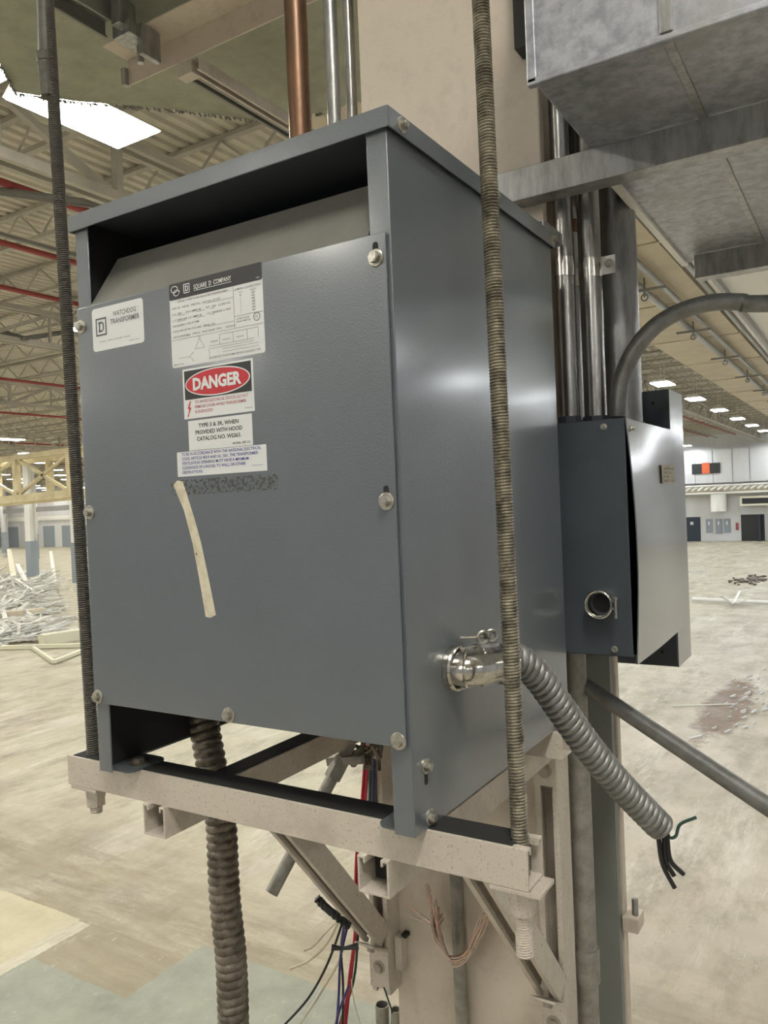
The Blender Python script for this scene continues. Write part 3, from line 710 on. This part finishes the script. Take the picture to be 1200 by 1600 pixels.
# ---- flex conduit beneath
fp = [D(316, 1110, 1.27), D(322, 1150, 1.262), D(334, 1215, 1.25), D(345, 1280, 1.245), D(351, 1400, 1.235), D(361, 1500, 1.23), D(365, 1620, 1.23), D(366, 1800, 1.23)]
e = fp[-1]; fp += [Vector((e.x, e.y, -1.2)), Vector((e.x+.05, e.y+.1, -2.6)), Vector((e.x+.15, e.y+.3, ZF+.03))]
mb = MB().wavy(smoothpath(fp, 8), .0225, .0022, .0130, 7, 24, .55)
tag(mb.build('flexible_conduit', 'flexold', smooth=True), 'dirty brown flexible conduit dropping from beneath the transformer', 'flexible conduit')

# ================================================================== RACK
def channel(name, p0, p1, op, lab, mt='beige', cat='channel', **k):
    o = strut(MB(), p0, p1, op, **k).build(name, mt, bevel=.0007); return tag(o, lab, cat)
t = thing('strut_channel', 'front beige channel carrying the transformer feet', 'channel', (-.25, .045, -.045))
strut(MB(), (-.616, .0465, -.043), (.116, .0465, -.043), (0, 0, 1), w=.042, h=.043).build('rail', 'beige', t, bevel=.0007)
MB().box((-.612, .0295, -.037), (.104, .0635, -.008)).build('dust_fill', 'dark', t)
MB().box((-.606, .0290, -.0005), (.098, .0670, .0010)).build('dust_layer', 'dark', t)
t2 = thing('strut_channel', 'rear beige channel under the transformer, open end by flexible conduit', 'channel', (-.25, .445, -.041))
strut(MB(), (-.60, .4455, -.041), (.014, .4455, -.041), (0, 0, 1)).build('rail', 'beige', t2, bevel=.0007)
for xx, lab in ((-.4245, 'left beige support arm running back under the rack'), (-.0685, 'right beige support arm running back under the rack')):
    t = thing('support_arm', lab, 'channel', (xx, .3, -.084))
    strut(MB(), (xx, .018, -.0845), (xx, .562, -.0845), (0, 0, 1), w=.042, h=.0425).build('rail', 'beige', t, bevel=.0007)
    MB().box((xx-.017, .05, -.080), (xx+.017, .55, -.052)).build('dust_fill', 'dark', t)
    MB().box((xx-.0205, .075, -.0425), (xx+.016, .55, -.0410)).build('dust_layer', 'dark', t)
for xx, lab, sd in ((-.4245, 'left beige upright channel on the column face', 'left'), (-.0685, 'right beige upright channel on the column face', 'right')):
    channel('upright_channel', (xx, .609, -.602), (xx, .609, -.088 if sd == 'left' else -.045), (0, -1, 0), lab, w=.042, h=.043)
    channel('diagonal_brace', (xx, .2565, -.088), (xx, .572, -.467), (0, -.77, -.64), 'left beige diagonal brace below the rack' if sd == 'left' else 'right beige diagonal brace below the rack', w=.042)
    t = thing('brace_bracket', 'folded beige bracket holding the foot of the %s brace' % sd, 'bracket', (xx, .55, -.60))
    mb = MB().box((xx-.022, .5605, -.590), (xx+.022, .5655, -.508))
    mb.prism([(xx-.022, .5605, -.514), (xx-.022, .5655, -.510), (xx-.022, .512, -.478), (xx-.022, .510, -.482)], (.044, 0, 0))
    mb.build('bracket_plate', 'beige', t, bevel=.0008)
    boltmb((xx, .5605, -.548), (0, -1, 0), .0095, .0135).build('bolt', 'beigedk', t)
    boltmb((xx, .536, -.498), (0, -.5, -.86), .0085, .012).build('bolt', 'beigedk', t)
    t = thing('top_plate', 'small beige plate with nut above the %s upright channel' % sd, 'bracket', (xx, .55, -.14))
    MB().box((xx-.021, .5605, -.138), (xx+.021, .5655, -.086)).build('plate', 'beige', t, bevel=.001)
    boltmb((xx, .5605, -.110), (0, -1, 0), .010, .014).build('nut', 'beigedk', t)
t = thing('beam_clamp', 'small beige clamp gripping the column face beside the left upright', 'clamp', (-.385, .60, -.56))
MB().box((-.402, .585, -.56), (-.386, .609, -.495)).build('clamp_body', 'beige', t, bevel=.001)
MB().box((-.390, .592, -.497), (-.380, .609, -.490)).build('clamp_jaw', 'dark', t)
t = thing('beam_clamp', 'small grey clamp on the right rear flange of the column', 'clamp', (-.04, .96, -.56))
MB().box((-.052, .935, -.565), (-.02, .985, -.535)).build('clamp_body', 'beige2', t, bevel=.001)
MB().cyl((-.03, .955, -.54), (-.03, .955, -.50), .007, 8).build('clamp_screw', 'galv', t)

# rods
def rod(lab, top, low, bend, mt):
    t = thing('threaded_rod', lab, 'threaded rod', tuple(low))
    top = Vector(top); low = Vector(low); d = (low-top).normalized()
    MB().wavy([top, top+(low-top)*.5, low], .0086, .0010, .0033, 5, 14, 1).build('thread', mt, t, smooth=False)
    pl = low+Vector((0, 0, -.046))
    MB().box((low.x-.028, low.y-.021, -.0485), (low.x+.028, low.y+.021, -.0435)).build('plate_washer', 'beige', t, bevel=.0008)
    MB().hexa((low.x, low.y, -.0485), (0, 0, -1), .0155, .014).build('nut', 'beige', t)
    MB().hexa((low.x, low.y, -.063), (0, 0, -1), .0145, .013).build('nut', 'beige', t)
    return t
rr = rod('near threaded steel rod in front of the transformer right side', D(731, -420, .845), (.100, .0465, -.036), 0, 'rod')
MB().wavy([Vector((.100, .0465, -.072)), Vector((.100, .0465, -.122))], .0088, .0007, .0027, 4, 12, 1).build('rod_end', 'beige', rr)
ll = rod('far dusty threaded rod hanging left of the transformer', D(62, -200, 1.21), (-.582, .0465, -.036), 0, 'roddark')
MB().wavy([Vector((-.582, .0465, -.072)), Vector((-.582, .0465, -.088))], .0088, .0007, .0027, 4, 12, 1).build('rod_end', 'beige', ll)
a, c = D(71, 98, 1.205), D(76, 152, 1.203)
MB().tube([a, c], .0125, 6).build('coupling_nut', 'roddark', ll)
MB().tube([a+(a-c)*.25, a], .0135, 6).build('jam_nut', 'roddark', ll)
MB().tube([D(62, -200, 1.21), a], .0105, 10).build('sleeve', 'roddark', ll)

# ================================================================== THINGS AROUND THE COLUMN
def vpipe(name, x, y, z0, z1, r, mt, lab, extra=None, cat='pipe'):
    t = thing(name, lab, cat, (x, y, z0))
    MB().cyl((x, y, z0), (x, y, z1), r, 24, True).build('tube', mt, t, smooth=True); return t
vpipe('copper_pipe', -.670, .75, .80, 4.7, .026, 'copper', 'brown copper pipe rising behind the transformer')
vpipe('vertical_conduit', -.574, .75, .6, 4.7, .0155, 'galv', 'grey conduit beside the copper pipe, left of its twin')
vpipe('vertical_conduit', -.527, .75, .6, 4.7, .0125, 'emt', 'brighter thin conduit nearest the column left edge')
vpipe('vertical_conduit', -.262, .590, -3.99, -.20, .0125, 'oldemt', 'dull conduit running down the column face under the rack')
for x, r, lab in ((-.487, .0145, 'open-ended cut conduit stub left of the column foot bracket'), (-.453, .0115, 'thinner open-ended conduit stub touching the column edge')):
    tag(MB().pipe((x, .66, ZF), (x, .66, -.697), r, .0018).build('conduit_stub', 'oldemt', smooth=True), lab, 'pipe')
t = vpipe('vertical_conduit', -.038, .655, -3.99, .09, .0185, 'oldemt', 'dull conduit dropping below the grey box along the column')
MB().tube([(-.038, .655, -.515), (-.038, .655, -.455)], .0225, 20).build('coupling', 'oldemt', t, smooth=True)

# junction box
B = thing('junction_box', 'dark grey junction box with a bowed loose cover beside the transformer', 'junction box', (.02, .77, .09))
x0, x1, y0, y1, z0, z1, th = -.048, .090, .56, .98, .0945, .4800, .0025
mb = MB().box((x0, y0, z0), (x1, y0+th, z1)).box((x0, y1-th, z0), (x1, y1, z1)).box((x0, y0, z0), (x1, y1, z0+th)).box((x0, y0, z1-th), (x1, y1, z1)).box((x0, y0, z0), (x0+th, y1, z1))
P('enclosure', mb, 'boxgrey', B, bevel=.0012)
P('inner_back', MB().box((x0+.01, y0+.02, z0+.02), (x0+.02, y1-.02, z1-.02)), 'dark', B)
mb = MB(); N = 16
def cov(i, j):
    u = i/N; v = j/N; y = y0-.004+u*(y1-y0+.008); z = z0-.010+v*(z1-z0+.008)
    bow = .0075*math.sin(PI*min(1, max(0, v)))*(1-u)**1.5+.004*(1-u)*(1-v)+.0015*math.sin(5*u+3*v)
    return Vector((x1+.0015+bow, y, z))
vs = [cov(i, j) for i in range(N+1) for j in range(N+1)]; n1 = len(vs); vs += [q+Vector((.002, 0, 0)) for q in vs]
K = lambda i, j: i*(N+1)+j
fs = [(K(i, j), K(i+1, j), K(i+1, j+1), K(i, j+1)) for i in range(N) for j in range(N)]; fs += [tuple(q+n1 for q in f) for f in fs]
for i in range(N):
    for e in ((K(i, 0), K(i+1, 0)), (K(i, N), K(i+1, N)), (K(0, i), K(0, i+1)), (K(N, i), K(N, i+1))): fs.append((e[0], e[1], e[1]+n1, e[0]+n1))
P('cover', mb.add(vs, fs), 'cover', B, smooth=True, label='pale scratched cover, bowed away at its near edge')
for x, z in ((.056, .468), (.060, .106)): P('screw', boltmb((x, y0, z), (0, -1, 0), .0035, .0055), 'bolt', B)
P('screw', boltmb((.0955, .572, .462), (1, 0, 0), .003, .005), 'bolt', B)
st = P('small_label', MB().box((.0960, .780, .374), (.0976, .880, .408)), 'tape', B, label='small cream printed label on the cover')
mb = MB()
for k in range(4): text(mb, ('JUNCTION', 'BOX 120 V', 'CAT 8164', 'NO. 2  N')[k], .786+.004*(k % 2), .399-k*.0075, .085-.02*(k % 3), .0045, .0978, 'L', .01, vert='x')
sub('lettering', mb, 'ink', st)
cn = P('cable_clamp', MB().pipe((.043, .5615, .181), (.043, .540, .181), .0215, .003, 28), 'chrome', B, smooth=True)
mb = MB().ring((.043, .538, .181), (0, 1, 0), .0215, .0022, 28, .35, 2*PI-.25)
mb.bar((.064, .538, .188), (.074, .538, .187), .004, .004); mb.bar((.064, .538, .176), (.074, .538, .175), .004, .004)
sub('clamp_ring', mb, 'chrome', cn)
mb = MB().cyl((.071, .536, .192), (.071, .536, .160), .002, 8); mb.hexa((.071, .536, .190), (0, 0, 1), .004, .004); sub('clamp_screw', mb, 'bolt', cn)
sub('bore', MB().tube([(.043, .560, .181), (.043, .559, .181)], .016, 24), 'dark', cn)

# taller enclosure behind
t = thing('disconnect_enclosure', 'taller grey enclosure showing above and below the junction box', 'enclosure', (.0, 1.06, -.008))
mb = MB().box((-.10, 1.0, -.010), (.067, 1.125, .572)); P('enclosure_body', mb, 'boxgrey', t, bevel=.0015)
P('enclosure_door', MB().box((.0665, 1.0, -.010), (.0685, 1.13, .572)), 'cover', t)
for z in (.02, .545): P('screw_hole', MB().cyl((.035, .9995, z), (.035, .999, z), .004, 12), 'dark', t)
tag(MB().box((-.02, .99, .477), (.055, 1.0, .500)).build('conduit_spacer', 'boxgrey'), 'dark grey block behind the big pipe foot', 'spacer')

# vertical pipes entering the junction box
def topipe(x, y, r, mt, lab, hub=1.25, ztop=3.6):
    t = vpipe('vertical_conduit', x, y, .480, ztop, r, mt, lab)
    MB().tube([(x, y, .4805), (x, y, .498)], r*hub, 8).build('hub_nut', 'boxgrey', t); return t
topipe(-.0295, .650, .0168, 'emt', 'bright conduit entering the junction box nearest the transformer')
p2 = topipe(-.043, .730, .0150, 'emt', 'thin conduit between two thicker ones above the junction box')
MB().tube([(-.043, .730, .845), (-.043, .730, .870)], .0153, 20).build('orange_band', 'copper', p2)
topipe(.0055, .690, .0195, 'emt', 'conduit with printed marks, third from the transformer')
topipe(-.004, .885, .0440, 'galv', 'thick dark pipe, widest above the junction box', 1.12)
t = thing('pipe_strap', 'shiny strap holding the three conduits together above the box', 'pipe strap', (-.01, .66, .77))
mb = MB().pipe((-.0295, .650, .745), (-.0295, .650, .778), .0182, .0012); mb.pipe((.0055, .690, .745), (.0055, .690, .778), .0210, .0012); mb.pipe((-.043, .730, .745), (-.043, .730, .778), .0164, .0012)
mb.build('strap_band', 'chrome', t, smooth=True)
MB().box((.026, .690, .748), (.050, .693, .780)).build('strap_tab', 'chrome', t)
boltmb((.039, .690, .766), (0, -1, 0), .0045, .0075).build('strap_screw', 'bolt', t)
# small channel stub seen beside the lid
strut_ = strut(MB(), U(838, 345, 'y', .52), U(838, 345, 'y', .52)+Vector((0, .09, 0)), (0, 0, -1), w=.024, h=.02)
tag(strut_.build('channel_stub', 'galv'), 'short galvanised channel stub peeking over the transformer lid', 'channel')

# curved conduit
cv = [Vector((.056, .66, .478)), D(966, 625, 1.395), D(972, 590, 1.395), D(990, 550, 1.39), D(1020, 513, 1.385), D(1062, 487, 1.38), D(1112, 473, 1.375), D(1160, 472, 1.37), D(1215, 474, 1.365)]
cv[0] = D(965, 652, 1.395); e = cv[-1]; cv += [e+Vector((.5, .30, -.01)), e+Vector((1.6, .95, -.03))]
t = thing('curved_conduit', 'grey conduit bending from the junction box away to the right', 'pipe', tuple(cv[0]))
MB().tube(smoothpath(cv, 8), .0148, 16).build('tube', 'flex', t, smooth=True)
# straight conduit going right
a = D(889, 1054, 1.455); c = D(1203, 1262, 1.14); c2 = c+(c-a)*.9
t = thing('slanting_conduit', 'straight conduit slanting down right from behind the transformer', 'pipe', tuple(c))
MB().cyl(a, c2, .0138, 20).build('tube', 'flex', t, smooth=True)
d_ = (c-a).normalized()
mb = MB(); mb.ring(a+d_*.004, d_, .0155, .0018, 16); mb.bar(a+Vector((-.004, 0, -.012)), a+Vector((-.004, 0, .03)), .006, .006); mb.build('end_clamp', 'bolt', t)

# hanging conduit behind the rack
a = D(548, 1160, 1.46); c = D(424, 1396, 1.36)
t = thing('hanging_conduit', 'loose grey conduit hanging slanted behind the rack', 'pipe', tuple(c))
MB().pipe(a, c, .0115, .0015).build('tube', 'oldemt', t, smooth=True)
q = a+(c-a)*.18; d_ = (c-a).normalized()
mb = MB(); mb.tube([q-d_*.02, q+d_*.02], .0155, 12); mb.bar(q+Vector((-.02, 0, .01)), q+Vector((.05, .01, .02)), .014, .014); mb.build('coupling', 'oldemt', t)
mb = MB(); rn = random.Random(5)
for k in range(22):
    s = D(575+rn.uniform(-22, 12), 1178+rn.uniform(-12, 14), 1.47); mb.tube(smoothpath([s, s+Vector((rn.uniform(-.02, .02), rn.uniform(-.02, .02), rn.uniform(-.02, .02))), s+Vector((rn.uniform(-.03, .03), 0, rn.uniform(-.02, .02)))], 4), .0035, 6)
tag(mb.build('cable_tangle', 'flexold'), 'dirty tangle of tape and cable beside the hanging conduit', 'cable tangle', kind='stuff')

# wires behind the left brace
g = 'loose wires hanging beside the column'
def W_(pts, dep, mt, lab, r=.0024, nm='hanging_wire'):
    wire(nm, [D(x, y, dep) for x, y in pts], r, mt, None, lab, 'wire', g)
W_([(572, 1165), (566, 1250), (557, 1345), (556, 1440), (551, 1500), (544, 1560), (536, 1640)], 1.535, 'red', 'thick red wire leading the bundle behind the left brace', .0035)
W_([(576, 1165), (570, 1260), (563, 1345), (556, 1450), (548, 1510), (540, 1570), (520, 1650)], 1.530, 'red', 'second red wire pressed against the thick red one', .0028)
W_([(580, 1165), (577, 1260), (568, 1345), (560, 1450), (553, 1530), (531, 1600), (520, 1660)], 1.540, 'green', 'dark green wire beside the red wires', .0026)
W_([(584, 1165), (582, 1265), (572, 1350), (545, 1440), (532, 1500), (529, 1560), (522, 1650)], 1.545, 'blue', 'blue wire closest to the left upright', .0026)
W_([(545, 1420), (536, 1460), (531, 1510), (528, 1580), (522, 1650)], 1.515, 'blue', 'blue wire curving down from the black tape end')
W_([(541, 1425), (533, 1480), (536, 1540), (535, 1640)], 1.520, 'rubber', 'black wire hanging straight beside the blue wire')
W_([(537, 1435), (522, 1480), (505, 1520), (480, 1562), (442, 1604), (420, 1625)], 1.510, 'rubber', 'long dark wire sweeping out to the lower left')
W_([(530, 1440), (510, 1475), (484, 1500), (453, 1514)], 1.510, 'white', 'long cream wire curling left below the tape end')
W_([(525, 1440), (508, 1458), (490, 1478), (475, 1485)], 1.510, 'white', 'short cream wire curling left below the tape end')
W_([(535, 1490), (520, 1520), (495, 1560), (466, 1605), (455, 1625)], 1.520, 'white', 'cream wire hanging beneath the sweeping dark wire')
W_([(549, 1530), (552, 1560), (560, 1590), (570, 1625)], 1.520, 'white', 'thin pale wire right of the red wires', .0012)
W_([(545, 1540), (530, 1580), (518, 1630)], 1.500, 'blue', 'violet blue wire crossing the red wires low down')
mb = MB(); ts = [D(495, 1403, 1.42), D(506, 1415, 1.42), D(520, 1427, 1.42), D(532, 1437, 1.425), D(545, 1447, 1.43)]
mb.tube(smoothpath(ts, 4), .006, 8, True, lambda i, a: .0045+.004*abs(math.sin(i*1.7+a*2)))
tag(mb.build('taped_wire_end', 'rubber'), 'ragged black taped cable end above the cream wires', 'cable end')
mb = MB().tube([D(518, 1480, 1.42), D(535, 1482, 1.42), D(560, 1478, 1.42)], .005, 8, True, lambda i, a: .006 if i != 1 else .003)
tag(mb.build('cable_tie', 'rubber'), 'black tie wrapped around the hanging wires', 'cable tie')
wire('green_wire', [D(600, 1543, 1.43), D(610, 1572, 1.43), D(613, 1583, 1.43)], .0016, 'green', None, 'short dark green wire below the left bracket bolt', 'wire')
# frayed copper strands
t = thing('frayed_cable', 'frayed copper cable strands looping in front of the column face', 'cable', (-.24, .56, -.49))
mbs = {'bare': MB(), 'strandpaint': MB()}; rn = random.Random(11)
for k in range(64):
    j = lambda s: rn.uniform(-s, s); dy = rn.uniform(.50, .555); dd = rn.uniform(0, 1)
    top = [(690, 1432), (672, 1395), (668, 1385), (684, 1420), (680, 1410)][k % 5] if k > 3 else [(634, 1415), (652, 1420), (640, 1430), (664, 1400)][k]
    pts = [(top[0]+j(3), top[1]+j(6)), (682+j(7), 1450+j(8)), (690+12*dd+j(2), 1482+14*dd), (706+4*dd, 1494+18*dd), (728+j(4), 1488+12*dd), (746+j(6), 1462+j(6)), (758+j(6), 1432+j(6)), (764+j(2), 1428+j(5))]
    (mbs['bare'] if (k % 3 == 0) else mbs['strandpaint']).tube(smoothpath([U(a, b_, 'y', dy) for a, b_ in pts], 5), .00115, 5)
mbs['bare'].build('copper_strands', 'bare', t).update_tag(); mbs['strandpaint'].build('painted_strands', 'strandpaint', t)
for c_ in kids(t): c_['kind'] = 'stuff'
# dark cable seen under the transformer
mb = MB()
for k in range(4): mb.tube([Vector((-.19+k*.006, .57, -.19)), Vector((-.188+k*.006, .575, -.02)), Vector((-.18+k*.006, .57, .10))], .0035, 6)
tag(mb.build('cable_bundle', 'flexold'), 'brown cables running up the column behind the near rod', 'cable')

# ================================================================== GALVANISED DUCT (upper right)
t = thing('galvanised_duct', 'large galvanised sheet-metal duct at the upper right', 'duct', (1.0, .8, .925))
mb = MB().box((.047, .313, .9225), (2.2, 1.36, 1.45)); P('duct_body', mb, 'duct', t, bevel=.004)
mb = MB().box((.042, .308, .917), (.056, .318, 1.45)).box((.042, .308, .915), (2.2, .320, .925)); P('corner_seam', mb, 'duct', t, bevel=.002)
mb = MB().box((.217, .306, .925), (.232, .3135, 1.45)).box((.217, .32, .9185), (.229, 1.36, .923)); P('standing_seam', mb, 'galv', t, bevel=.001)
P('standing_seam', MB().box((.47, .306, .925), (.485, .3135, 1.45)), 'galv', t)
P('edge_angle', MB().box((.036, .70, .915), (.050, 1.36, .924)), 'lampw', t)
o = strut(MB(), (-.30, .589, .9215), (2.2, .589, .9215), (0, 0, -1), w=.041, h=.052); o = MB()
o.box((-.28, .568, .870), (2.2, .571, .9215)).box((-.28, .568, .868), (2.2, .609, .8715))
tag(o.build('duct_support', 'galv', bevel=.001), 'near galvanised angle crossing the column and carrying the duct', 'angle')
o = MB().box((-.05, 1.195, .868), (2.2, 1.198, .920)).box((-.05, 1.195, .866), (2.2, 1.24, .869))
o = MB().box((.075, 1.30, .868), (2.2, 1.303, .9215)).box((.075, 1.30, .866), (2.2, 1.345, .869))
tag(o.build('duct_support', 'galv', bevel=.001), 'rear galvanised angle below the far end of the duct', 'angle')
tag(MB().box((-.075, .57, 1.125), (-.045, .609, 1.30)).build('outlet_box', 'ink'), 'small dark box on the column edge beside the duct top', 'box')

# ================================================================== OVERHEAD, upper left
t = thing('overhead_board', 'grey-green overhead board with a dusty slanted edge', 'board', (-1.2, 1.1, 2.05))
pts = [(-2.30, -.2), (-2.294, 1.085), (-2.43, 1.235), (-2.30, 1.42), (-2.054, 1.678), (-1.78, 2.02), (-1.51, 2.10), (-.43, 2.16), (-.43, -.2)]
P('board_sheet', MB().prism([(a, c, 2.05) for a, c in pts], (0, 0, .02)), 'panel', t)
mb = MB(); rn = random.Random(2)
for (a, c) in zip(pts[1:7], pts[2:8]):
    for k in range(60):
        f = rn.random(); p = Vector((a[0]+(c[0]-a[0])*f, a[1]+(c[1]-a[1])*f, 2.048)); mb.bar(p, p+Vector((rn.uniform(-.008, .008), rn.uniform(0, .012), -rn.uniform(.002, .014))), .004, .004)
o = P('dust_fringe', mb, 'steeld', t); o['kind'] = 'stuff'
t = thing('beige_angle', 'beige angle beam crossing under the overhead board', 'beam', (-1.2, 1.2, 1.885))
P('angle_bar', MB().box((-1.795, 1.25, 1.885), (-.43, 1.256, 1.978)).box((-1.795, 1.14, 1.972), (-.43, 1.256, 1.978)), 'beige2', t, bevel=.001)
P('end_plate', MB().box((-1.815, 1.235, 1.885), (-1.795, 1.262, 1.945)), 'galv', t)
t = thing('beam_clamp', 'grey hook clamp on the end of the beige angle beam', 'clamp', (-1.70, 1.16, 1.93))
mb = MB().box((-1.67, 1.08, 1.925), (-1.59, 1.17, 1.969)); mb.box((-1.65, 1.06, 1.955), (-1.61, 1.13, 2.04)).cyl((-1.63, 1.16, 1.87), (-1.63, 1.16, 1.99), .012, 10).box((-1.595, 1.12, 1.87), (-1.575, 1.20, 1.97)); P('clamp_body', mb, 'galv', t, bevel=.002)
channel('overhead_channel', (-1.72, .2, 2.048), (-1.72, 1.135, 2.048), (0, 0, -1), 'dark overhead channel behind the hook clamp', 'steeld', w=.10, h=.06)
t = thing('lamp_channel', 'double beige channel running back beneath the angle beam', 'channel', (-1.5, 1.6, 1.83))
for x_ in (-1.525, -1.483): strut(MB(), (x_, 1.262, 1.884), (x_, 1.95, 1.884), (0, 0, -1)).build('channel_half', 'beige' if x_ > -1.5 else 'steeld', t)
P('end_fitting', MB().box((-1.56, 1.255, 1.84), (-1.49, 1.30, 1.883)), 'beige', t)

for o in bpy.data.objects:
    if '_o' in o: del o['_o']
print('objects', len(bpy.data.objects))
